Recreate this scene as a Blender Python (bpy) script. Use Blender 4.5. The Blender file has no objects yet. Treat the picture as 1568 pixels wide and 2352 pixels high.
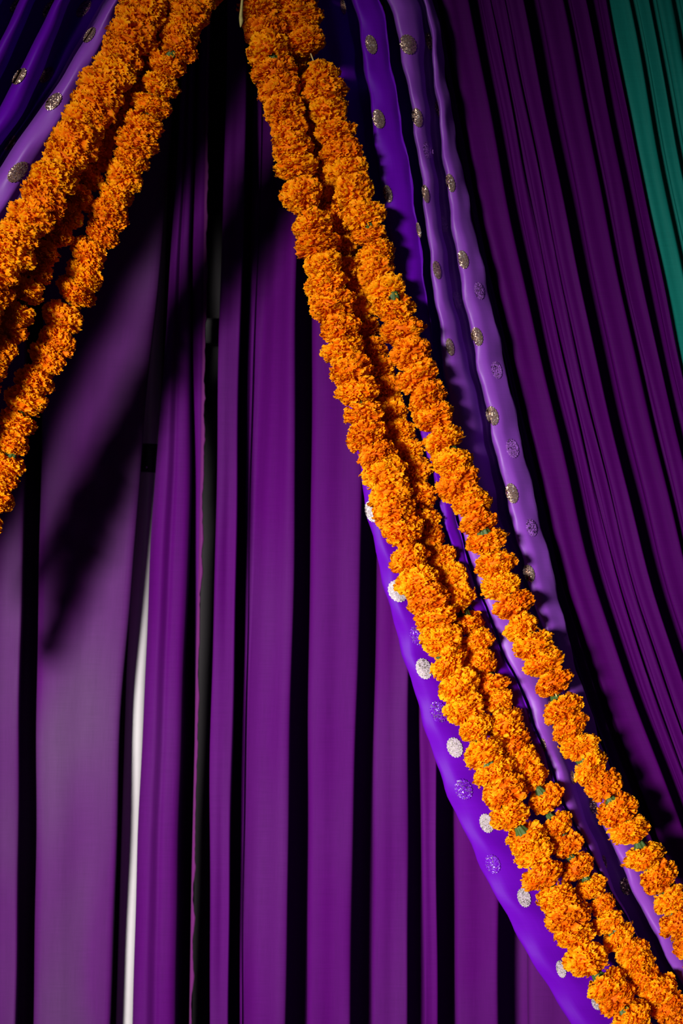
import bpy, math, random
import numpy as np
from mathutils import Vector, Matrix
from mathutils.bvhtree import BVHTree

sc = bpy.context.scene
C = sc.collection
random.seed(7)
rng = np.random.default_rng(7)

# ------------------------------------------------------------------ camera
W, H = 1568, 2352
S = 0.00065          # metres per pixel on the wall plane y = 0
D = 2.4              # camera distance from that plane
ZC = 1.65
cam_d = bpy.data.cameras.new('camera')
cam = bpy.data.objects.new('camera', cam_d)
C.objects.link(cam)
cam.location = (0, -D, ZC)
cam.rotation_euler = (math.pi / 2, 0, 0)
cam_d.sensor_fit = 'HORIZONTAL'
cam_d.sensor_width = 36
cam_d.lens = 36 * D / (W * S)
cam_d.clip_start = 0.05
cam_d.dof.use_dof = True
cam_d.dof.focus_distance = D - 0.50
cam_d.dof.aperture_fstop = 8.0
sc.camera = cam


def P(px, py, d):
    """pixel + distance in front of the wall -> world point"""
    k = (D - d) / D
    return Vector(((px - W / 2) * S * k, -d, ZC - (py - H / 2) * S * k))


# ------------------------------------------------------------------ world, lamps, exposure
world = bpy.data.worlds.new('night')
sc.world = world
world.use_nodes = True
wb = world.node_tree.nodes['Background']
wb.inputs[0].default_value = (0.55, 0.45, 0.75, 1)
wb.inputs[1].default_value = 0.03

sp = bpy.data.lights.new('key_spot', 'SPOT')
sp.energy = 4300
sp.color = (1.0, 0.96, 0.92)
sp.spot_size = math.radians(18.9)
sp.spot_blend = 1.0
sp.shadow_soft_size = 0.55
spot = bpy.data.objects.new('key_spot', sp)
C.objects.link(spot)
spot.location = (-2.65, -6.0, 1.72)
aim = P(570, 1850, 0.40)
spot.rotation_euler = (aim - spot.location).to_track_quat('-Z', 'Y').to_euler()

sc.view_settings.view_transform = 'Standard'
sc.view_settings.look = 'None'
sc.view_settings.gamma = 1
sc.view_settings.use_curve_mapping = False
sc.view_settings.exposure = 0.0


# ------------------------------------------------------------------ helpers
def new_obj(name, me, mat=None, parent=None):
    o = bpy.data.objects.new(name, me)
    C.objects.link(o)
    if mat is not None and me is not None and not me.materials:
        me.materials.append(mat)
    if parent is not None:
        o.parent = parent
    return o


def tag(o, label=None, cat=None, group=None, kind=None):
    if label: o['label'] = label
    if cat: o['category'] = cat
    if group: o['group'] = group
    if kind: o['kind'] = kind
    return o


def mesh(name, v, f, smooth=True):
    me = bpy.data.meshes.new(name)
    me.from_pydata([tuple(p) for p in v], [], [tuple(int(i) for i in q) for q in f])
    me.polygons.foreach_set('use_smooth', [smooth] * len(me.polygons))
    me.update()
    return me


def grid_faces(nr, nc, off=0):
    return [(off + r * nc + c, off + r * nc + c + 1, off + (r + 1) * nc + c + 1, off + (r + 1) * nc + c)
            for r in range(nr - 1) for c in range(nc - 1)]


def tube(name, pts, rad, sides=10, mat=None, parent=None, cap=True):
    """swept tube; rad is a number or a list"""
    n = len(pts)
    pts = [Vector(p) for p in pts]
    rads = rad if hasattr(rad, '__len__') else [rad] * n
    v, f = [], []
    up = Vector((0, -1, 0.01)).normalized()
    for i in range(n):
        t = (pts[min(i + 1, n - 1)] - pts[max(i - 1, 0)]).normalized()
        u = up if abs(t.dot(up)) < 0.95 else Vector((1, 0, 0))
        a = t.cross(u).normalized()
        b = t.cross(a).normalized()
        for k in range(sides):
            an = 2 * math.pi * k / sides
            v.append(pts[i] + (a * math.cos(an) + b * math.sin(an)) * rads[i])
    for i in range(n - 1):
        for k in range(sides):
            k2 = (k + 1) % sides
            f.append((i * sides + k, i * sides + k2, (i + 1) * sides + k2, (i + 1) * sides + k))
    if cap:
        f.append(tuple(range(sides))[::-1])
        f.append(tuple((n - 1) * sides + k for k in range(sides)))
    return new_obj(name, mesh(name, v, f), mat, parent)


def boxmesh(name, c, s, bev=0.0):
    import bmesh
    bm = bmesh.new()
    bmesh.ops.create_cube(bm, size=1)
    bmesh.ops.scale(bm, vec=s, verts=bm.verts)
    if bev:
        bmesh.ops.bevel(bm, geom=bm.edges[:], offset=bev, segments=2, affect='EDGES', profile=0.7)
    bmesh.ops.translate(bm, vec=c, verts=bm.verts)
    me = bpy.data.meshes.new(name)
    bm.to_mesh(me)
    bm.free()
    return me


# ------------------------------------------------------------------ materials
def nt_new(name):
    m = bpy.data.materials.new(name)
    m.use_nodes = True
    nt = m.node_tree
    nt.nodes.clear()
    return m, nt, nt.nodes, nt.links


def math_node(N, L, op, a, b=None, c=None):
    n = N.new('ShaderNodeMath')
    n.operation = op
    for i, x in enumerate((a, b, c)):
        if x is None: continue
        if isinstance(x, (int, float)): n.inputs[i].default_value = x
        else: L.new(x, n.inputs[i])
    return n.outputs[0]


def cloth_mat(name, col, sheen=0.2, sheen_tint=(1, 1, 1), rough=0.6, spec=0.2, transl=0.2, weave=0.14, patch=0.0, sheen_rough=0.5,
              tcol=None):
    m, nt, N, L = nt_new(name)
    uv = N.new('ShaderNodeTexCoord').outputs['UV']

    def noise(sx, sy, det=2):
        mp = N.new('ShaderNodeMapping')
        mp.inputs['Scale'].default_value = (sx, sy, 1)
        L.new(uv, mp.inputs[0])
        n = N.new('ShaderNodeTexNoise')
        n.inputs['Scale'].default_value = 1
        n.inputs['Detail'].default_value = det
        L.new(mp.outputs[0], n.inputs['Vector'])
        return n.outputs['Fac']
    warp = noise(900, 25)
    weft = noise(25, 900)
    soft = noise(60, 2.0)
    t = math_node(N, L, 'ADD', warp, weft)
    t = math_node(N, L, 'ADD', t, soft)
    t = math_node(N, L, 'SUBTRACT', t, 1.5)
    t = math_node(N, L, 'MULTIPLY_ADD', t, weave * 2, 1.0)
    hsv = N.new('ShaderNodeHueSaturation')
    hsv.inputs['Color'].default_value = (*col, 1)
    L.new(t, hsv.inputs['Value'])
    colout = hsv.outputs[0]
    if patch:
        big = noise(7, 2.5, 1)
        r = N.new('ShaderNodeMapRange')
        r.inputs[1].default_value = 0.42; r.inputs[2].default_value = 0.68
        r.inputs[3].default_value = 1.0; r.inputs[4].default_value = 1.0 - patch
        L.new(big, r.inputs[0]); L.new(r.outputs[0], hsv.inputs['Saturation'])
    pb = N.new('ShaderNodeBsdfPrincipled')
    L.new(colout, pb.inputs['Base Color'])
    pb.inputs['Roughness'].default_value = rough
    pb.inputs['Specular IOR Level'].default_value = spec
    pb.inputs['Sheen Weight'].default_value = sheen
    pb.inputs['Sheen Roughness'].default_value = sheen_rough
    pb.inputs['Sheen Tint'].default_value = (*sheen_tint, 1)
    bp = N.new('ShaderNodeBump')
    bp.inputs['Strength'].default_value = 0.12
    bp.inputs['Distance'].default_value = 0.0006
    L.new(t, bp.inputs['Height'])
    L.new(bp.outputs[0], pb.inputs['Normal'])
    tr = N.new('ShaderNodeBsdfTranslucent')
    if tcol: tr.inputs[0].default_value = (*tcol, 1)
    else: L.new(colout, tr.inputs[0])
    mx = N.new('ShaderNodeMixShader')
    mx.inputs[0].default_value = transl
    L.new(pb.outputs[0], mx.inputs[1]); L.new(tr.outputs[0], mx.inputs[2])
    out = N.new('ShaderNodeOutputMaterial')
    L.new(mx.outputs[0], out.inputs[0])
    return m


def plain(name, col, rough=0.5, metal=0.0, spec=0.4, noise=0.0, nscale=30):
    m, nt, N, L = nt_new(name)
    pb = N.new('ShaderNodeBsdfPrincipled')
    pb.inputs['Base Color'].default_value = (*col, 1)
    pb.inputs['Roughness'].default_value = rough
    pb.inputs['Metallic'].default_value = metal
    pb.inputs['Specular IOR Level'].default_value = spec
    if noise:
        tc = N.new('ShaderNodeTexCoord')
        n = N.new('ShaderNodeTexNoise'); n.inputs['Scale'].default_value = nscale; n.inputs['Detail'].default_value = 5
        L.new(tc.outputs['Object'], n.inputs['Vector'])
        h = N.new('ShaderNodeHueSaturation'); h.inputs['Color'].default_value = (*col, 1)
        v = math_node(N, L, 'MULTIPLY_ADD', n.outputs['Fac'], 2 * noise, 1 - noise)
        L.new(v, h.inputs['Value']); L.new(h.outputs[0], pb.inputs['Base Color'])
    out = N.new('ShaderNodeOutputMaterial')
    L.new(pb.outputs[0], out.inputs[0])
    return m


def dot_mat(name, dark, bright, cover, metal=0.85, rough=0.3, scale=900):
    """glitter print: dense metallic flakes, each tilted its own way"""
    m, nt, N, L = nt_new(name)
    tc = N.new('ShaderNodeTexCoord')
    vo = N.new('ShaderNodeTexVoronoi')
    vo.inputs['Scale'].default_value = scale
    L.new(tc.outputs['Object'], vo.inputs['Vector'])
    sep = N.new('ShaderNodeSeparateColor')
    L.new(vo.outputs['Color'], sep.inputs[0])
    st = math_node(N, L, 'GREATER_THAN', sep.outputs[0], 1.0 - cover)
    mix = N.new('ShaderNodeMix'); mix.data_type = 'RGBA'
    mix.inputs['A'].default_value = (*dark, 1); mix.inputs['B'].default_value = (*bright, 1)
    L.new(st, mix.inputs['Factor'])
    pb = N.new('ShaderNodeBsdfPrincipled')
    L.new(mix.outputs['Result'], pb.inputs['Base Color'])
    L.new(math_node(N, L, 'MULTIPLY', st, metal), pb.inputs['Metallic'])
    pb.inputs['Roughness'].default_value = rough
    geo = N.new('ShaderNodeNewGeometry')
    vs = N.new('ShaderNodeVectorMath'); vs.operation = 'SUBTRACT'
    L.new(vo.outputs['Color'], vs.inputs[0]); vs.inputs[1].default_value = (0.5, 0.5, 0.5)
    vm = N.new('ShaderNodeVectorMath'); vm.operation = 'SCALE'
    L.new(vs.outputs[0], vm.inputs[0]); vm.inputs['Scale'].default_value = 1.1
    va = N.new('ShaderNodeVectorMath'); va.operation = 'ADD'
    L.new(vm.outputs[0], va.inputs[0]); L.new(geo.outputs['Normal'], va.inputs[1])
    vn = N.new('ShaderNodeVectorMath'); vn.operation = 'NORMALIZE'
    L.new(va.outputs[0], vn.inputs[0])
    L.new(vn.outputs[0], pb.inputs['Normal'])
    out = N.new('ShaderNodeOutputMaterial')
    L.new(pb.outputs[0], out.inputs[0])
    return m


def petal_mat():
    m, nt, N, L = nt_new('marigold_petal')
    at = N.new('ShaderNodeAttribute'); at.attribute_name = 'tone'
    sep = N.new('ShaderNodeSeparateColor'); L.new(at.outputs['Color'], sep.inputs[0])
    oi = N.new('ShaderNodeObjectInfo')
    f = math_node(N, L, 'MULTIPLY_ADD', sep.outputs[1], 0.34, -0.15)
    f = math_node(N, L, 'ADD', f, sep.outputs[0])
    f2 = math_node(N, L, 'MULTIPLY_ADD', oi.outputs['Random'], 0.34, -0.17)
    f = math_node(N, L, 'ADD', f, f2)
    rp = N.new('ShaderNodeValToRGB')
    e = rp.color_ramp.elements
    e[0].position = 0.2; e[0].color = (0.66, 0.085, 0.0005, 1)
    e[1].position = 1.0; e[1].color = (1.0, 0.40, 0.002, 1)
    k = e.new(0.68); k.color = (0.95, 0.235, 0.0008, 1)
    L.new(f, rp.inputs[0])
    pb = N.new('ShaderNodeBsdfPrincipled')
    L.new(rp.outputs[0], pb.inputs['Base Color'])
    pb.inputs['Roughness'].default_value = 0.62
    pb.inputs['Specular IOR Level'].default_value = 0.12
    tr = N.new('ShaderNodeBsdfTranslucent'); L.new(rp.outputs[0], tr.inputs[0])
    mx = N.new('ShaderNodeMixShader'); mx.inputs[0].default_value = 0.25
    L.new(pb.outputs[0], mx.inputs[1]); L.new(tr.outputs[0], mx.inputs[2])
    out = N.new('ShaderNodeOutputMaterial'); L.new(mx.outputs[0], out.inputs[0])
    return m


M_curtain = cloth_mat('plum_chiffon', (0.075, 0.0018, 0.118), sheen=0.01, sheen_tint=(1, .85, 1), patch=0.05, transl=0.22, rough=.65, spec=.04)
M_curtain_sheer = cloth_mat('hazy_plum_chiffon', (0.086, 0.0065, 0.126), sheen=0.02, sheen_tint=(1, .85, 1), patch=0.22, transl=0.22, rough=.6, spec=.10)  # pale haze of the sheer cloth put into the colour as greyer patches
M_pleat = cloth_mat('dark_plum_pleated', (0.055, 0.0006, 0.085), sheen=0.0, transl=0.2, spec=.035)
M_teal = cloth_mat('teal_chiffon', (0.006, 0.170, 0.140), sheen=0.0, transl=0.2, spec=.06)
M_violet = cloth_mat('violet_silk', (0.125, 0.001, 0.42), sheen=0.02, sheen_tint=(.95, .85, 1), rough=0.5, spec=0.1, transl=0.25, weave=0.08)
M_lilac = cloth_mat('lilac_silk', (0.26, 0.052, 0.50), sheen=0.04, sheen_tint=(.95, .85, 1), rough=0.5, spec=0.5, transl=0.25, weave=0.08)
M_hem = cloth_mat('magenta_selvedge', (0.13, 0.006, 0.13), sheen=0.3, transl=0.3)
M_gold = dot_mat('gold_glitter', (0.10, 0.055, 0.06), (0.80, 0.55, 0.40), 0.5, rough=.4)
M_pale = dot_mat('pale_glitter', (0.38, 0.31, 0.37), (0.62, 0.56, 0.54), 0.5, metal=0.25, rough=0.5)
M_faint = dot_mat('sparse_glitter', (0.12, 0.004, 0.40), (0.45, 0.28, 0.55), 0.14, metal=0.6)
M_ghost = dot_mat('ghost_dot', (0.27, 0.075, 0.46), (0.33, 0.12, 0.48), 0.35, metal=0.0, rough=0.6)
M_petal = petal_mat()
M_calyx = plain('calyx_green', (0.040, 0.085, 0.012), 0.6, noise=0.35, nscale=200)
M_string = plain('cotton_thread', (0.55, 0.42, 0.14), 0.7)
M_twine = plain('straw_twine', (0.38, 0.32, 0.10), 0.7, noise=0.3, nscale=300)
M_wall = plain('charcoal_board', (0.016, 0.013, 0.016), 0.8, noise=0.2, nscale=8)
M_floor = plain('concrete', (0.05, 0.045, 0.045), 0.8, noise=0.3, nscale=10)
M_pole = plain('galvanised_pole', (0.55, 0.52, 0.54), 0.3, metal=0.0, spec=0.8, noise=0.06, nscale=60)
M_collar = plain('black_collar', (0.015, 0.012, 0.018), 0.35, spec=0.5)
M_bar = plain('black_bar', (0.008, 0.006, 0.009), 0.5)
M_steel = plain('rivet_steel', (0.5, 0.5, 0.52), 0.25, metal=1.0)

# ------------------------------------------------------------------ setting
w = new_obj('wall_back', boxmesh('wall_back', (0.1, 0.05, 1.6), (5.0, 0.1, 3.4)), M_wall); tag(w, kind='structure')
fl = new_obj('floor', boxmesh('floor', (0.1, -1.6, -0.05), (5.0, 3.4, 0.1)), M_floor); tag(fl, kind='structure')


# ------------------------------------------------------------------ cloth lofting
def curve(pts):
    """[(py, value), ...] or number -> function of py"""
    if isinstance(pts, (int, float)):
        return lambda y: np.full_like(y, float(pts))
    if callable(pts):
        return pts
    ys = np.array([p[0] for p in pts], float); xs = np.array([p[1] for p in pts], float)

    def fn(y):
        out = np.interp(y, ys, xs)
        s0 = (xs[1] - xs[0]) / (ys[1] - ys[0]); s1 = (xs[-1] - xs[-2]) / (ys[-1] - ys[-2])
        return out
    return fn


def smooth_rows(a, k):
    if k < 1: return a
    ker = np.hanning(2 * k + 3)[1:-1]; ker /= ker.sum()
    p = np.pad(a, ((k, k), (0, 0)), mode='edge')
    # keep the slope at the ends
    for i in range(k):
        p[i] = a[0] + (a[1] - a[0]) * (i - k)
        p[-1 - i] = a[-1] + (a[-1] - a[-2]) * (k - i)
    return np.stack([np.convolve(p[:, j], ker, mode='valid') for j in range(a.shape[1])], 1)


def loft(name, rails, mat, y0, y1, rows=90, sub=3, wob=0.0, wob_len=300, parent=None, smooth=3, seed=0, wob_d=0.0, cut=(0, None)):
    """cloth through rails: each rail is (x(py), depth(py)) ; columns follow the rails, rows keep py"""
    r = np.random.default_rng(seed)
    ys = np.linspace(y0, y1, rows)
    X = np.stack([curve(q[0])(ys) for q in rails], 1)
    Dp = np.stack([curve(q[1])(ys) for q in rails], 1)
    X = smooth_rows(X, smooth); Dp = smooth_rows(Dp, smooth)
    n = X.shape[1]
    if wob or wob_d:
        # neighbours move nearly together
        ph = np.cumsum(r.normal(0, 0.35, n)); ph2 = np.cumsum(r.normal(0, 0.5, n))
        for j in range(n):
            X[:, j] += wob * (np.sin(ys / wob_len * 2 * np.pi + ph[j]) + 0.6 * np.sin(ys / (wob_len * 0.47) * 2 * np.pi + ph2[j]))
            Dp[:, j] += wob_d * np.sin(ys / (wob_len * 0.8) * 2 * np.pi + ph2[j] * 1.3)
    # catmull-rom across
    def cr(A):
        cols = []
        for j in range(n - 1):
            p0 = A[:, max(j - 1, 0)]; p1 = A[:, j]; p2 = A[:, j + 1]; p3 = A[:, min(j + 2, n - 1)]
            for s in range(sub):
                t = s / sub
                m1 = (p2 - p0) * 0.4; m2 = (p3 - p1) * 0.4
                cols.append((2*t**3-3*t**2+1)*p1 + (t**3-2*t**2+t)*m1 + (-2*t**3+3*t**2)*p2 + (t**3-t**2)*m2)
        cols.append(A[:, -1])
        return np.stack(cols, 1)
    X = cr(X); Dp = cr(Dp)
    c1 = None if cut[1] is None else cut[1] * sub + 1
    X = X[:, cut[0] * sub:c1]; Dp = Dp[:, cut[0] * sub:c1]
    nc = X.shape[1]
    k = (D - Dp) / D
    wx = (X - W / 2) * S * k
    wz = ZC - (ys[:, None] - H / 2) * S * k
    V = np.stack([wx, -Dp, wz], -1).reshape(-1, 3)
    me = mesh(name, V, grid_faces(rows, nc))
    # uv in metres: u = arc length across (mid row), v = height
    mid = rows // 2
    seg = np.hypot(np.diff(wx[mid]), np.diff(Dp[mid]))
    u = np.concatenate([[0], np.cumsum(seg)])
    uvl = me.uv_layers.new(name='UVMap')
    vi = np.empty(len(me.loops), int); me.loops.foreach_get('vertex_index', vi)
    uvs = np.stack([u[vi % nc], (ys[vi // nc]) * S], 1)
    uvl.data.foreach_set('uv', uvs.ravel())
    o = new_obj(name, me, mat, parent)
    return o


def add(f, g):
    f = curve(f)
    if callable(g) or isinstance(g, list):
        g = curve(g)
        return lambda y: f(y) + g(y)
    return lambda y: f(y) + g


def lerp(f, g, t):
    f = curve(f); g = curve(g)
    return lambda y: f(y) * (1 - t) + g(y) * t


def band_rails(bands, df, db, first_free=False, last_free=False, gk=4.0):
    """box pleats: [(L, R, kind, front offset)], fronts overhang the recess on both sides"""
    rails = []
    one = np.array([1500.0])
    def gapdepth(k):
        a, b = curve(bands[k][1])(one)[0], curve(bands[k + 1][0])(one)[0]
        return max(db, df - max(0.008, (b - a) * S * gk))
    for i, b in enumerate(bands):
        L, R = b[0], b[1]
        kind = b[2] if len(b) > 2 else 's'
        off = b[3] if len(b) > 3 else 0.0
        f = df + off
        wpx = abs(curve(R)(one)[0] - curve(L)(one)[0])
        a = min(1.0, wpx / 90)
        bl = gapdepth(i - 1) if i else db
        br = gapdepth(i) if i < len(bands) - 1 else db
        hl, hr = f - bl, f - br
        nl_, nr_ = min(7, wpx * .2), min(8, wpx * .2)
        if i == 0 and first_free:
            rails += [(add(L, 1), f - 0.012), (L, f - 0.005)]
        elif kind == 's':
            rails += [(add(L, nl_), bl + 0.2 * hl), (add(L, 0.5), bl + .6 * hl), (L, f - min(.010, hl * .3))]
        else:
            rails += [(add(L, -4), bl + 0.1 * hl), (lerp(L, R, 0.18), bl + .5 * hl)]
        if kind == 's':
            rails += [(lerp(L, R, 0.07), f - 0.001 * a), (lerp(L, R, 0.3), f + 0.001 * a), (lerp(L, R, 0.55), f - 0.0015 * a), (lerp(L, R, .8), f)]
        else:
            rails += [(lerp(L, R, 0.45), f - 0.012), (lerp(L, R, .75), f)]
        rails += [(lerp(L, R, .95), f)]
        if i == len(bands) - 1 and last_free:
            rails += [(R, f - 0.005), (add(R, -1), f - 0.012)]
        else:
            rails += [(R, f - min(.008, hr * .25)), (add(R, -1.5), br + .6 * hr), (add(R, -nr_), br + .2 * hr)]
        if i < len(bands) - 1:
            rails += [(lerp(R, bands[i + 1][0], 0.5), br)]
    return rails


YT, YB = -430, 3690
# left plum panel --------------------------------------------------
bA = ([(-400, -130), (700, -140), (2352, -160)], [(-400, -60), (700, -66), (2352, -80)])
bA2 = ([(-400, -40), (700, -46), (2352, -55)], [(-400, 75), (700, 66), (1300, 54), (1800, 45), (2352, 39), (3600, 30)])
bB = ([(-400, 118), (0, 112), (700, 102), (1100, 93), (1800, 84), (2352, 78), (3600, 70)],
      [(-400, 440), (0, 412), (300, 392), (776, 354), (930, 333), (1210, 312), (1414, 297), (1552, 281), (1960, 268), (2348, 252), (3600, 215)])
r1 = band_rails([(-330, -170), bA, bA2, bB], 0.165, 0.085, first_free=True, last_free=True)
c_left = loft('plum_curtain', r1, M_curtain_sheer, YT, YB, rows=80, wob=1.5, wob_len=900, seed=1, wob_d=0.002)
tag(c_left, 'plum curtain panel with one wide flat fold, left of the pale pole', 'curtain', 'plum curtain panels')

# middle plum panel -------------------------------------------------
hemx = [(-400, 492), (0, 482), (700, 472), (1057, 467), (1312, 462), (1465, 457), (1705, 453), (2011, 446), (2317, 441), (3600, 425)]
cl = [(-400, 440), (0, 425), (400, 405), (802, 378), (955, 366), (1210, 348), (1414, 339), (1552, 333), (1858, 319), (2164, 309), (2348, 303), (3600, 275)]
cr_ = [(-400, 462), (0, 452), (700, 436), (1130, 441), (1300, 436), (1465, 424), (1705, 418), (2011, 410), (2317, 404), (3600, 392)]
cr2 = [(-400, 470), (0, 458), (700, 442), (1130, 444), (1300, 441), (1465, 441), (1705, 444), (2011, 438), (2317, 434), (3600, 416)]
r2 = [(add(cl, 3), 0.150), (cl, 0.158), (lerp(cl, cr_, .12), 0.172), (lerp(cl, cr_, .3), 0.178), (lerp(cl, cr_, .5), 0.172), (lerp(cl, cr_, .62), 0.176), (lerp(cl, cr_, .85), 0.176),
      (cr_, 0.166), (add(cr_, 0.5), 0.13), (lerp(cr_, cr2, .6), [(700, .155), (1100, .13), (1465, 0.09), (2400, .085)]),
      (cr2, [(700, .165), (1100, .15), (1465, 0.12), (1705, .10)]), (lerp(cr2, hemx, .5), [(700, .17), (1100, .16), (1465, 0.14), (1705, .13)]), (hemx, [(700, .168), (1100, .16), (1465, 0.145), (1705, .135)])]
c_mid = loft('plum_curtain', r2, M_curtain, YT, YB, rows=80, sub=4, wob=0.8, wob_len=700, seed=2)
tag(c_mid, 'narrow plum curtain panel with a puckered selvedge, right of the pale pole', 'curtain', 'plum curtain panels')
# puckered selvedge along its free edge
rr = np.random.default_rng(5)
hy = np.linspace(-420, 3680, 520)
hx = curve(hemx)(hy)
hd = curve([(700, .168), (1100, .16), (1465, 0.145), (1705, .135)])(hy)
puck = np.convolve(rr.normal(0, 1.9, len(hy) + 4), np.ones(5) / 5, 'valid') * 1.6
V, nrow = [], len(hy)
for i in range(nrow):
    a = puck[i]
    for q, (ox, od) in enumerate(((-6, .002), (-3 + a * .4, .0055), (0 + a, .006), (1.5 + a, .003), (0.5 + a * .8, 0.0))):
        V.append(P(hx[i] + ox, hy[i], hd[i] + od))
me = mesh('selvedge', V, grid_faces(nrow, 5))
uvl = me.uv_layers.new(name='UVMap')
for lp in me.loops:
    uvl.data[lp.index].uv = ((lp.vertex_index % 5) * .004, hy[lp.vertex_index // 5] * S)
sv = new_obj('selvedge', me, M_hem, c_mid); tag(sv, 'puckered magenta selvedge')

# right plum panel --------------------------------------------------
bD = ([(-400, 530), (0, 522), (400, 514), (700, 505), (1108, 497), (1414, 490), (1705, 483), (2317, 481), (3600, 475)],
      [(-400, 574), (0, 570), (400, 563), (700, 553), (1159, 546), (1465, 539), (1705, 535), (2266, 525), (3600, 515)])
bD2 = ([(-400, 590), (0, 584), (400, 577), (700, 569), (1000, 566), (1500, 560), (2317, 549), (3600, 540)],
       [(-400, 612), (0, 606), (400, 598), (700, 588), (1000, 576), (1500, 566), (2317, 554), (3600, 545)], 's', -0.035)
bE = ([(-400, 650), (0, 642), (388, 630), (700, 619), (1006, 602), (1210, 592), (1465, 582), (1705, 577), (2317, 563), (3600, 555)],
      [(-400, 700), (0, 694), (388, 688), (700, 681), (1108, 678), (1465, 673), (1705, 668), (2317, 656), (3600, 645)], 'o')
bF = ([(-400, 735), (0, 728), (776, 718), (1210, 713), (1465, 710), (1705, 709), (2317, 704), (3600, 698)],
      [(-400, 848), (0, 846), (700, 840), (1157, 832), (1412, 825), (1552, 823), (1858, 814), (2348, 804), (3600, 790)])
bG = ([(-400, 872), (1310, 865), (1514, 861), (1705, 859), (2266, 852), (3600, 845)], [(-400, 948), (1552, 940), (1909, 939), (2348, 936), (3600, 930)])
bH = ([(-400, 962), (1654, 963), (2062, 970), (3600, 978)], [(-400, 998), (1756, 1003), (2317, 1005), (3600, 1008)])
bI = ([(-400, 1035), (1858, 1043), (2317, 1046), (3600, 1050)], [(-400, 1140), (2062, 1148), (2317, 1145), (3600, 1145)])
bJ = ([(-400, 1196), (2164, 1211), (3600, 1220)], [(-400, 1330), (2352, 1340), (3600, 1345)])
bK = ([(-400, 1385), (3600, 1395)], [(-400, 1500), (3600, 1515)])
bL = ([(-400, 1550), (3600, 1555)], [(-400, 1700), (3600, 1715)])
r3 = band_rails([bD, bD2, bE, bF, bG, bH, bI, bJ, bK, bL], 0.17, 0.09, first_free=True, last_free=True)
c_right = loft('plum_curtain', r3, M_curtain, YT, YB, rows=80, wob=1.2, wob_len=1000, seed=3, wob_d=0.0015)
tag(c_right, 'wide plum curtain panel of deep vertical pleats, mostly right of the puckered selvedge', 'curtain', 'plum curtain panels')

# slanted plum pleats on the right ----------------------------------
SH = [(-430, -262), (0, -172), (408, -95), (851, 0), (1310, 107), (1603, 205), (1858, 300), (2352, 500), (2700, 650), (3100, 830)]
def sl(x0):
    return add(SH, x0)
pl = [(1163, 1175, 's', 0.005), (1184, 1250, 's', 0), (1275, 1300, 's', -.008), (1309, 1333, 's', -.004), (1339, 1377, 's', 0), (1409, 1468, 's', 0),
      (1482, 1521, 's', -0.004), (1546, 1566, 's', 0)]
bands = [(sl(a), sl(b), k, o) for a, b, k, o in pl]
# the first strip opens out lower down
bands[0] = (add(sl(1163), [(900, 0), (1310, -8), (1600, -22)]), add(sl(1175), [(900, 0), (1310, 0), (1600, -8)]), 's', .005)
r4 = band_rails(bands, 0.332, 0.262, first_free=True, last_free=True, gk=2.4)
pleats = loft('pleated_drape', r4, M_pleat, YT, 3100, rows=80, wob=1.6, wob_len=800, seed=4, wob_d=0.002)
tag(pleats, 'dark plum drape of narrow slanting pleats beside the teal drape', 'drape')

# teal drape --------------------------------------------------------
tl = [(1552, 1604), (1618, 1650), (1664, 1700), (1716, 1738), (1750, 1800), (1820, 1850), (1866, 1910)]
tb = [(add(sl(a + 14), 0), add(sl(b + 14), 0), 's', 0.0) for a, b in tl]
r5 = band_rails(tb, 0.316, 0.25, first_free=True, last_free=True, gk=2.6)
teal = loft('pleated_drape', r5, M_teal, YT, 3100, rows=70, wob=1.6, wob_len=900, seed=6, wob_d=0.002)
tag(teal, 'teal pleated drape in the upper corner beside dark plum pleats', 'drape')

# violet dotted drapes ----------------------------------------------
hem = [(-330, 545), (-100, 572), (0, 590), (300, 645), (490, 684), (600, 708), (790, 752), (937, 797), (1040, 820), (1200, 846), (1420, 900), (1620, 960), (1790, 1012),
       (1960, 1088), (2100, 1160), (2260, 1252), (2352, 1312), (2600, 1480), (3100, 1870)]
L1 = [(-330, 650), (0, 814), (204, 845), (408, 872), (612, 898), (765, 920), (900, 942), (1027, 974), (1094, 992), (1206, 1022), (1283, 1040), (1400, 1080), (1500, 1115),
      (1600, 1160), (1700, 1205), (1858, 1270), (2000, 1345), (2150, 1430), (2352, 1550), (2600, 1700), (3100, 2090)]
L2 = [(-330, 690), (0, 895), (204, 938), (408, 967), (612, 988), (765, 1010), (900, 1024), (1050, 1038), (1206, 1054), (1283, 1077), (1336, 1094), (1402, 1120), (1489, 1153),
      (1565, 1190), (1628, 1217), (1705, 1245), (1807, 1281), (1858, 1302), (1930, 1339), (2050, 1405), (2200, 1490), (2352, 1580), (2600, 1730), (3100, 2120)]
R1g = [(-330, -10), (0, -18), (204, -30), (408, -22), (612, -16), (765, -20), (900, -12), (1206, -5), (2600, -5)]
R2 = [(-330, 735), (0, 968), (204, 978), (408, 1002), (612, 1028), (765, 1058), (851, 1082), (1000, 1112), (1150, 1140), (1310, 1182), (1500, 1238), (1650, 1279), (1776, 1311),
      (1878, 1344), (1986, 1388), (2088, 1431), (2180, 1482), (2266, 1533), (2352, 1590), (2600, 1750), (3100, 2140)]
L3 = [(-330, 745), (0, 980), (204, 1000), (408, 1023), (612, 1051), (851, 1098), (1000, 1130), (1150, 1165), (1310, 1205), (1500, 1262), (1700, 1322), (1904, 1388), (1975, 1421),
      (2042, 1452), (2128, 1492), (2231, 1549), (2352, 1620), (2600, 1780), (3100, 2170)]
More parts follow.
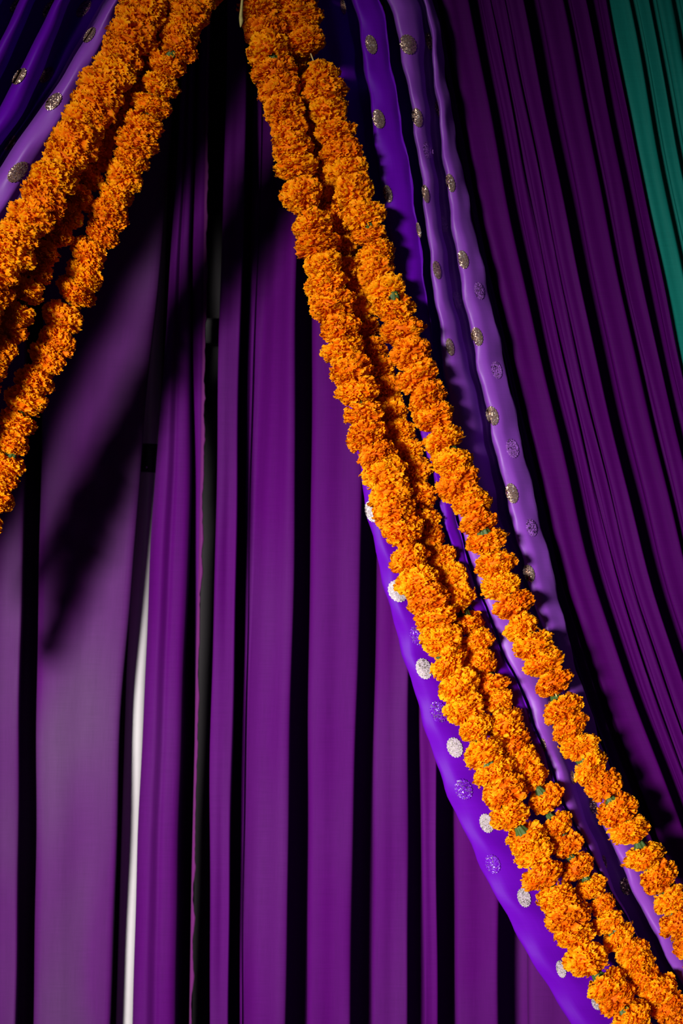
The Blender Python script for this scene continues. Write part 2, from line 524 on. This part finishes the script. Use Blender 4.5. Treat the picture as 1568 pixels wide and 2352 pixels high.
hemR = [(-330, 780), (0, 1000), (150, 1021), (300, 1043), (480, 1080), (600, 1106), (800, 1151), (980, 1190), (1160, 1231), (1360, 1281), (1500, 1312), (1700, 1378), (1900, 1450),
        (2100, 1540), (2352, 1680), (2600, 1840), (3100, 2230)]
L0b = add(L1, -20)
F = 0.40
def fold(L, R, f=F, bk=0.33, k=1.0):
    return [(add(L, 7), bk), (add(L, 0), bk + .03), (add(L, 1), f - 0.006), (lerp(L, R, .15), f), (lerp(L, R, .45), f - 0.002 * k), (lerp(L, R, .75), f - 0.012 * k),
            (lerp(L, R, .95), f - .028 * k), (R, f - 0.036 * k), (add(R, -5), bk + .005)]
r6 = [(hem, F - .005), (add(hem, 4), F - 0.002), (lerp(hem, L0b, .15), F + 0.002), (lerp(hem, L0b, .3), F - .002), (lerp(hem, L0b, .5), F - .012), (lerp(hem, L0b, .7), F - .018), (lerp(hem, L0b, .85), F - .018),
      (lerp(hem, L0b, .96), F - .03), (L0b, F - .04), (add(L0b, -4), .335), (lerp(L0b, L1, .5), .325)]
r6 += fold(L1, add(L2, R1g), f=.412, k=.35) + [(lerp(add(L2, R1g), L2, .5), .322)]
nv = len(r6)
r6 += fold(L2, R2) + [(lerp(R2, L3, .5), .318)]
f3 = fold(L3, hemR)
r6 += f3[:-3] + [(lerp(L3, hemR, .95), F - .02), (hemR, F - .024)]
violet = bpy.data.objects.new('dotted_drape', None); C.objects.link(violet)
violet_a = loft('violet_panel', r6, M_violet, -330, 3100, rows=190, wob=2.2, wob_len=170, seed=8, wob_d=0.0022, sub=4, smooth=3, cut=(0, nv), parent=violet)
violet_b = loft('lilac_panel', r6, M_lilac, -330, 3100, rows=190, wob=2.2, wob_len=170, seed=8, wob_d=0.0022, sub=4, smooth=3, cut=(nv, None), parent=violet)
tag(violet_a, 'deep violet silk panel'); tag(violet_b, 'paler lilac silk panel')
tag(violet, 'violet silk drape with glitter dots sweeping down behind the two front marigold garlands', 'drape', 'violet dotted drapes')

hL = [(-330, 530), (-150, 376), (0, 287), (108, 243), (179, 204), (319, 128), (392, 80), (517, 0), (830, -158), (1100, -262), (1950, -800)]  # unseen lower stretch shaped wider so its shadow on the curtain closes up
lL = [(-330, 515), (-150, 345), (0, 249), (96, 191), (191, 134), (230, 105), (287, 64), (360, 16), (392, -5), (517, -90), (830, -300), (1100, -480), (1950, -1020)]
vR = [(-330, 480), (-150, 260), (0, 158), (153, 104), (271, 48), (360, 0), (517, -90), (830, -300), (1100, -480), (1950, -1020)]
vR = [(y, x - (0 if y < 300 else 18)) for y, x in vR]
vL = [(-330, 460), (-150, 230), (0, 122), (128, 62), (242, 0), (517, -165), (830, -370), (1100, -550), (1950, -1090)]
uR = [(-330, 440), (-150, 180), (0, 80), (112, 32), (188, 0), (517, -220), (830, -420), (1100, -600), (1950, -1140)]
uL = [(-330, 420), (-150, 145), (0, 42), (96, 0), (517, -275), (830, -480), (1100, -660), (1950, -1200)]
tR = [(-330, 400), (-150, 110), (0, 5), (96, -40), (517, -310), (830, -520), (1100, -700), (1950, -1240)]
tL = [(-330, 380), (-150, 40), (0, -60), (96, -110), (517, -380), (830, -590), (1100, -770), (1950, -1310)]
G = 0.50
BKL = G - .075
def foldL(L, R, f=G, bk=G - .075):
    return [(add(L, 8), bk), (add(L, 1), bk + .03), (lerp(L, R, .12), f - .006), (lerp(L, R, .4), f), (lerp(L, R, .7), f - .006), (lerp(L, R, .95), f - .02), (R, f - .028), (add(R, -6), bk)]
r7 = [(tL, G - .03), (lerp(tL, tR, .5), G), (tR, G - .03), (add(tR, -5), BKL), (lerp(tR, uL, .5), BKL)]
r7 += foldL(uL, uR) + [(lerp(uR, vL, .5), BKL)] + foldL(vL, vR)
r7 += [(lerp(vR, lL, .25), BKL), (lerp(vR, lL, .45), BKL + .018), (lerp(vR, lL, .6), BKL + .02), (lerp(vR, lL, .85), BKL)]
nl = len(r7) - 1
r7 += [(add(lL, 8), BKL + .005), (add(lL, 1), G - .03), (lerp(lL, hL, .12), G + .006), (lerp(lL, hL, .4), G + .014), (lerp(lL, hL, .75), G + .008), (lerp(lL, hL, .95), G - .006), (hL, G - .012)]
violetL = bpy.data.objects.new('dotted_drape', None); C.objects.link(violetL)
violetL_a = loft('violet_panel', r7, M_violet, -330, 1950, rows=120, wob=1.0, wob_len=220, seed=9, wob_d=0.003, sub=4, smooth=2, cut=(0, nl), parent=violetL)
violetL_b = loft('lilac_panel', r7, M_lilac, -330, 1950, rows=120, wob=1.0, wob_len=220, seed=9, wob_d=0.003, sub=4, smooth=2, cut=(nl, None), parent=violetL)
tag(violetL_a, 'deep violet silk panel'); tag(violetL_b, 'paler lilac silk panel')
tag(violetL, 'violet silk drape with glitter dots in the upper left corner above the garlands', 'drape', 'violet dotted drapes')

# glitter dots: thin scalloped patches lying on the cloth --------------------
dg = None
def bvh_of(o):
    me = o.data
    return BVHTree.FromPolygons([v.co.copy() for v in me.vertices], [tuple(p.vertices) for p in me.polygons])
eye = Vector((0, -D, ZC))
def dots(panels, items, lean):
    trees = [(o, bvh_of(o)) for o in panels]
    for (px, py, rx, ry, mat) in items:
        def hit(x, y, trs):
            dr = (P(x, y, 0) - eye).normalized()
            best, bo = None, None
            for ob, tr_ in trs:
                h = tr_.ray_cast(eye, dr)
                if h[0] is not None and (best is None or h[3] < best[3]): best, bo = h, (ob, tr_)
            return best, dr, bo
        h0, _, own = hit(px, py, trees)
        if h0 is None: continue
        d0 = -h0[0].y
        nseg, rings = 36, (0.0, 0.2, 0.4, 0.6, 0.8, 1.0)
        V, Fc = [], []
        ang0 = random.random() * 6
        for ri, q in enumerate(rings):
            for k in range(nseg if ri else 1):
                a = 2 * math.pi * k / nseg
                sc_ = 1 + (0.045 * math.cos(18 * a) if ri == 5 else 0)
                x = px + rx * q * sc_ * math.cos(a + 0.0); y = py + ry * q * sc_ * math.sin(a)
                # lean with the drape
                x += (y - py) * lean
                h, dr, _o = hit(x, y, [own])
                if h is None or abs(-h[0].y - d0) > 0.03:
                    pt = P(x, y, d0)
                else:
                    pt = h[0]
                V.append(pt - dr * 0.0018)
        for k in range(nseg):
            Fc.append((0, 1 + (k + 1) % nseg, 1 + k))
        for ri in range(4):
            b = 1 + ri * nseg
            for k in range(nseg):
                k2 = (k + 1) % nseg
                Fc.append((b + k, b + k2, b + nseg + k2, b + nseg + k))
        me = mesh('glitter_dot', V, Fc)
        new_obj('glitter_dot', me, mat, own[0])

g, p, f, s = M_gold, M_pale, M_faint, M_ghost
dots((violet_a, violet_b), [
    (852, 102, 13, 22, g), (937, 102, 19, 23, g), (985, 95, 7, 20, g), (869, 273, 14, 22, g), (958, 270, 12, 22, g), (1007, 250, 7, 20, g),
    (1034, 420, 10, 21, g), (977, 445, 8, 21, g), (890, 445, 10, 20, g), (961, 528, 5, 18, g), (1063, 596, 12, 21, g), (1003, 620, 9, 21, g), (1033, 797, 9, 20, g),
    (1095, 773, 13, 21, g), (1130, 955, 14, 22, g), (1175, 1133, 14, 23, g), (1214, 1317, 13, 20, g), (940, 925, 10, 22, p), (991, 1115, 8, 20, g), (788, 15, 6, 18, g), (881, 20, 5, 20, g),
    (1049, 690, 11, 20, s), (1100, 668, 11, 20, s), (1176, 1030, 14, 22, s), (1018, 515, 10, 20, s), (1220, 1212, 12, 20, s), (983, 345, 11, 20, s), (1140, 850, 12, 20, s),
    (852, 1175, 14, 24, p), (913, 1358, 22, 25, p), (973, 1536, 18, 24, p), (1044, 1717, 18, 23, p), (1117, 1891, 16, 22, p), (1203, 2062, 15, 22, p), (1288, 2226, 11, 20, p),
    (1370, 2304, 12, 16, p),
    (957, 1460, 16, 22, f), (1007, 1635, 20, 24, f), (1064, 1813, 20, 24, f), (1131, 1985, 17, 22, f),
    (1247, 1712, 6, 16, g), (1315, 1786, 5, 16, g), (1362, 1852, 8, 18, g), (1388, 1980, 5, 16, g), (1436, 2036, 12, 20, g)], 0.18)
dots((violetL_a, violetL_b), [(41, 395, 21, 24, g), (122, 233, 16, 20, g), (205, 80, 11, 18, g), (192, 20, 14, 20, g), (114, 20, 13, 20, g), (44, 175, 13, 19, g), (107, 172, 14, 19, g), (23, 328, 11, 18, g),
               (34, 12, 8, 16, g)], -0.5)

# ------------------------------------------------------------------ pole, crossbar, rod behind / above the cloth
pole = bpy.data.objects.new('steel_pole', None); C.objects.link(pole)
pole.location = (P(255, 2900, .07).x, -0.07, 0)
tag(pole, 'pale upright pole with a black collar showing between the two left plum curtain panels', 'pole')
def polept(py): return P(np.interp(py, [-400, 700, 1050, 1552, 2352, 3690], [385, 352, 341, 315, 291, 251]), py, 0.106)
inv = Matrix.Translation(-Vector(pole.location))
t = tube('shaft', [inv @ polept(y) for y in (-420, 300, 900, 1050, 1300, 1552, 1900, 2352, 2900, 3690)], 0.0155, 20, M_pole, pole)
t = tube('collar', [inv @ polept(y) for y in (1020, 1024, 1081, 1085)], [.016, .0178, .0178, .016], 20, M_collar, pole)
tag(t, 'black plastic collar')
import bmesh
bm = bmesh.new(); bmesh.ops.create_uvsphere(bm, u_segments=8, v_segments=6, radius=0.0022)
me = bpy.data.meshes.new('rivet'); bm.to_mesh(me); bm.free()
rv = new_obj('rivet', me, M_steel, pole); rv.location = inv @ (polept(1074) + Vector((0.0, -0.0178, 0)))
bar = new_obj('crossbar', boxmesh('crossbar', P(500, 762, .03), (1.9, 0.03, 0.037), .003), M_bar)
tag(bar, 'black horizontal crossbar on the wall glimpsed through the gap beside the puckered selvedge', 'bar')
rod = bpy.data.objects.new('curtain_rod', None); C.objects.link(rod)
rod.location = P(700, -445, .2)
tag(rod, 'dark metal rod above the frame from which the drapes and garlands hang', 'rod')
tube('tube', [(-1.2, 0, 0), (1.2, 0, 0)], 0.016, 16, M_collar, rod)
for sx in (-1.2, 1.2):
    new_obj('bracket', boxmesh('bracket', (sx, 0.1, 0), (0.03, 0.2, 0.03), .004), M_collar, rod)

# ------------------------------------------------------------------ marigolds
def marigold_mesh(seed, n=190, flat=0.72):
    r = np.random.default_rng(seed)
    V, Fc, T = [], [], []
    # dark heart so nothing shows through
    seg, rg = 10, 6
    for i in range(rg + 1):
        th = math.pi * i / rg
        for k in range(seg):
            a = 2 * math.pi * k / seg
            V.append((.70 * math.sin(th) * math.cos(a), .70 * math.sin(th) * math.sin(a), .66 * math.cos(th) * flat)); T.append((0.5, .5))
    for i in range(rg):
        for k in range(seg):
            Fc.append((i * seg + k, i * seg + (k + 1) % seg, (i + 1) * seg + (k + 1) % seg, (i + 1) * seg + k))
    lump = r.normal(0, 1, 6)
    for i in range(n):
        u = (i + .5) / n
        cz = 1 - u * 1.74           # down to about 125 degrees from the face
        th = math.acos(max(-1, min(1, cz))) + r.normal(0, .07)
        ph = i * 2.39996 + r.normal(0, .15)
        dr = np.array([math.sin(th) * math.cos(ph), math.sin(th) * math.sin(ph), math.cos(th)])
        e1 = np.array([math.cos(th) * math.cos(ph), math.cos(th) * math.sin(ph), -math.sin(th)])
        e2 = np.cross(dr, e1)
        tw = r.normal(0.0, .9)
        wd = e2 * math.cos(tw) + e1 * math.sin(tw)
        nm = np.cross(dr, wd)
        Ln = (0.95 + .06 * math.sin(3 * ph + lump[0]) + .05 * math.sin(5 * th + 2 * ph + lump[1])) * (1 + r.normal(0, .05))
        wmax = .155 * (1 + r.normal(0, .2))
        curl = (1 if r.random() < .75 else -1) * abs(r.normal(.075, .05)) * (1 if np.dot(nm, e1) > 0 else -1)
        pr = r.random()
        rows, cols = (0.45, .78, .95, 1.0), 6
        base = len(V)
        phz = r.random() * 6
        for ti, t in enumerate(rows):
            ww = wmax * (0.45, .85, 1.05, .95)[ti]
            for c in range(cols):
                s = (c - 2.5) / 2.5
                ruff = (0, .025, .052, .07)[ti] * math.sin(c * 2.3 + phz)
                tip = (0, 0, 0, 1)[ti] * (.025 * math.cos(c * 3.1 + phz) - .075 * s * s)
                cv = curl * (0, .10, .55, 1.15)[ti]
                q = dr * (Ln * t + tip) + wd * s * ww + nm * (ruff + cv - .045 * s * s)
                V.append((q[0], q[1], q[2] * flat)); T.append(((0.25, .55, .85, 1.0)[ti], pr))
        for a in range(3):
            for c in range(cols - 1):
                Fc.append((base + a * cols + c, base + a * cols + c + 1, base + (a + 1) * cols + c + 1, base + (a + 1) * cols + c))
    me = mesh('marigold', V, Fc)
    ca = me.color_attributes.new('tone', 'FLOAT_COLOR', 'POINT')
    arr = np.array([(a, b, 0, 1) for a, b in T], np.float32)
    ca.data.foreach_set('color', arr.ravel())
    me.materials.append(M_petal)
    return me

FL = [marigold_mesh(100 + i, n=(230, 210, 250, 190)[i % 4], flat=(.66, .74, .70, .62)[i % 4]) for i in range(12)]

def calyx_mesh():
    V, Fc = [], []
    prof = [(0.04, -.80), (.10, -.79), (.15, -.75), (.19, -.67), (.22, -.58), (.25, -.48), (.30, -.36)]
    sg = 28
    for (r_, z) in prof:
        for k in range(sg):
            a = 2 * math.pi * k / sg
            rr_ = r_ * (1 + .16 * math.cos(7 * a))
            V.append((rr_ * math.cos(a), rr_ * math.sin(a), z))
    for i in range(len(prof) - 1):
        for k in range(sg):
            Fc.append((i * sg + k, i * sg + (k + 1) % sg, (i + 1) * sg + (k + 1) % sg, (i + 1) * sg + k))
    Fc.append(tuple(range(sg))[::-1])
    me = mesh('calyx', V, Fc)
    me.materials.append(M_calyx)
    return me
CAL = calyx_mesh()

def garland(label, pts, depth, rpx, start=None, seed=0, group='marigold garlands', nocalyx=False, flatdir=1):
    """pts: flower centres in pixels, strung in order from the top; depth may vary along the strand"""
    r = np.random.default_rng(seed)
    root = bpy.data.objects.new('marigold_garland', None); C.objects.link(root)
    dfun = curve(depth)
    W3 = []
    for q in pts:
        dd = float(dfun(np.array([q[1]], float))[0]) + (q[3] if len(q) > 3 else 0)
        W3.append(P(q[0], q[1], dd))
    root.location = W3[0]
    tag(root, label, 'garland', group)
    org = Vector(W3[0])
    # thread
    sp_ = [w_ - org for w_ in W3]
    if start is not None:
        sp_ = [P(*start) - org] + sp_
    tube('thread', sp_, 0.0009, 6, M_string, root)
    n = len(W3)
    for i, w_ in enumerate(W3):
        dirv = (W3[min(i + 1, n - 1)] - W3[max(i - 1, 0)]).normalized()
        # face looks down the strand, tipped towards the room and a little at random
        ax = dirv * flatdir + Vector((0, -1, 0)) * r.normal(0.30, .28) + Vector((r.normal(0, .16), 0, r.normal(0, .16)))
        q = ax.normalized().to_track_quat('Z', 'Y')
        spin = Matrix.Rotation(r.random() * 2 * math.pi, 4, 'Z')
        rad = (pts[i][2] if len(pts[i]) > 2 and pts[i][2] else rpx) * (1 + r.normal(0, .05)) * S * (D + w_.y) / D
        o = new_obj('marigold', FL[int(r.integers(0, len(FL)))], None, root)
        jit = Vector((r.normal(0, .0012), r.normal(0, .002), r.normal(0, .001)))
        o.matrix_local = Matrix.Translation(w_ - org + jit) @ q.to_matrix().to_4x4() @ spin @ Matrix.Diagonal((rad, rad, rad, 1))
        c = new_obj('calyx', CAL, None, o)
    return root

R1p = [(560, -290), (563, -250), (567, -205), (571, -160), (577, -115), (582, -70), (588, -28), (598, 20), (607, 69), (621, 117), (634, 166), (643, 211), (651, 256), (662, 299), (671, 341), (680, 383), (694, 447),
       (718, 516), (731, 562), (742, 612), (749, 654), (763, 701), (780, 753), (791, 804), (805, 853), (824, 898), (836, 950), (843, 1000), (866, 1048), (878, 1088), (896, 1131), (907, 1174), (922, 1220),
       (937, 1281), (957, 1332), (976, 1375), (996, 1418), (1013, 1470), (1029, 1524), (1052, 1575), (1074, 1631), (1092, 1674), (1110, 1727), (1131, 1771), (1159, 1818), (1173, 1874), (1203, 1925),
       (1226, 1960), (1246, 2007), (1276, 2058), (1297, 2102), (1317, 2145), (1348, 2201), (1390, 2258), (1420, 2299), (1446, 2338), (1478, 2385), (1510, 2430), (1545, 2475)] + [(1545 + 35 * i, 2475 + 45 * i) for i in range(1, 10)]
R2p = [(590, -290), (602, -245), (614, -200), (626, -160), (640, -120), (653, -80), (665, -40), (678, 2), (691, 38), (697, 68), (702, 93), (734, 178), (743, 214), (754, 258), (768, 306), (784, 350), (796, 391), (811, 440),
       (831, 494), (845, 540), (863, 588), (870, 624), (886, 665), (906, 708), (921, 757), (942, 813), (961, 863), (980, 912), (997, 958), (1017, 1007), (1038, 1058), (1058, 1109), (1077, 1153), (1096, 1198), (1114, 1244),
       (1138, 1298), (1154, 1347), (1181, 1387), (1197, 1435), (1222, 1480), (1242, 1524), (1268, 1569), (1287, 1628), (1310, 1672), (1327, 1714), (1358, 1762), (1387, 1805), (1416, 1861), (1446, 1908),
       (1485, 1965), (1515, 2016), (1542, 2067), (1562, 2114), (1590, 2165), (1615, 2215), (1645, 2268), (1675, 2320)] + [(1675 + 33 * i, 2320 + 47 * i) for i in range(1, 11)]
R1bp = [(575, -285), (586, -235), (598, -190), (610, -140), (620, -90), (630, -40), (640, 12), (647, 60), (656, 97), (665, 135), (677, 172), (690, 224), (701, 268), (715, 312), (733, 362), (741, 405), (750, 446), (762, 482),
        (775, 520), (790, 569), (803, 623), (809, 664), (826, 710), (841, 758), (850, 806), (870, 850), (877, 898), (893, 945), (913, 992), (930, 1038), (945, 1091), (957, 1142), (968, 1192), (985, 1239), (1007, 1285), (1027, 1329), (1043, 1375),
        (1068, 1432), (1090, 1477), (1105, 1527), (1124, 1572), (1138, 1611), (1161, 1662), (1178, 1710), (1200, 1746), (1221, 1785), (1247, 1834), (1276, 1893, 40), (1300, 1941), (1324, 1989), (1357, 2037, 38),
        (1378, 2075, 36), (1398, 2114), (1422, 2153), (1447, 2184), (1462, 2214), (1481, 2250), (1509, 2274), (1530, 2312), (1556, 2340), (1585, 2385), (1615, 2430)] + [(1615 + 34 * i, 2430 + 45 * i) for i in range(1, 10)]
L1p = [(515, -290), (490, -245), (462, -200), (435, -155), (410, -110), (385, -65), (360, -22), (338, 19), (320, 45), (306, 86), (287, 124), (262, 163), (236, 208), (217, 246), (194, 280), (178, 322), (150, 362), (123, 408),
       (102, 453), (74, 497), (47, 536), (25, 575), (-2, 620), (-25, 662), (-48, 705), (-72, 748), (-95, 790)] + [(-95 - 23 * i, 790 + 43 * i) for i in range(1, 14)]
L1bp = [(528, -285), (500, -225), (470, -170), (440, -110), (412, -50), (385, 5), (370, 55), (350, 110), (330, 150), (302, 190), (280, 225), (258, 268), (232, 315), (214, 362), (198, 405), (172, 447), (148, 490), (120, 532), (96, 575),
        (78, 620), (60, 668), (36, 715), (20, 755), (2, 795), (-22, 840), (-45, 885), (-70, 930)] + [(-70 - 22 * i, 930 + 44 * i) for i in range(1, 9)]
L2p = [(535, -285), (525, -240), (515, -195), (502, -150), (490, -105), (478, -60), (466, -22), (452, 10), (433, 38), (417, 72), (405, 112), (389, 148), (364, 195), (348, 246), (335, 284), (319, 325), (303, 361), (282, 405),
       (268, 447), (250, 488), (236, 535), (209, 584), (193, 628), (170, 670), (146, 729), (129, 788), (105, 824), (80, 872), (58, 920), (39, 967), (24, 1012), (16, 1060), (2, 1101), (-15, 1148), (-35, 1192), (-55, 1240)] + [(-55 - 21 * i, 1240 + 45 * i) for i in range(1, 7)]

garland('front marigold garland over the violet drape, first strand from the bare violet hem', R1p, [(-300, .36), (0, .472), (1000, .468), (1400, .458), (2400, .450)], 51.5, (553, -440, .2), seed=11, group='marigold garlands')
garland('marigold garland lying in the shade directly behind the front strand over the violet drape', R1bp, [(-300, .34), (0, .420), (1000, .418), (1450, .427), (2400, .43)], 45.5, (560, -440, .2), seed=12)
garland('marigold garland nearest the pleated drapes, crossing the lilac folds of the violet drape', R2p, [(-300, .35), (0, .46), (900, .45), (1500, .435), (2400, .432)], 50, (566, -440, .2), seed=13)
garland('thick marigold garland along the hem of the upper left violet drape', L1p, [(-300, .42), (0, .555), (800, .56)], 57, (540, -440, .2), seed=14)
garland('shaded marigold garland half hidden behind the thick one at the upper left drape', L1bp, [(-300, .40), (0, .51), (800, .51)], 48, (544, -440, .2), seed=15)
garland('marigold garland hanging free across the dark curtain, apart from the upper left violet drape', L2p, [(-300, .39), (0, .55), (350, .53), (700, .455), (1200, .43)], 48, (548, -440, .2), seed=16)

# loose twine end beside the knot
tw = bpy.data.objects.new('twine', None); C.objects.link(tw)
tw.location = P(554, -440, .30)
tag(tw, 'loose frayed straw twine end dangling at the top between the garlands', 'twine')
o0 = Vector(tw.location)
tube('cord', [P(x, y, d_) - o0 for x, y, d_ in ((554, -440, .30), (555, -150, .60), (556, 0, .64), (554, 25, .64), (553, 40, .64))], [.0012, .0012, .0013, .0016, .0021], 7, M_twine, tw)
tube('frayed_tip', [P(x, y, .64) - o0 for x, y in ((553, 38), (554, 48), (553, 57), (552, 63))], [.0021, .0024, .0014, .0002], 7, M_twine, tw)
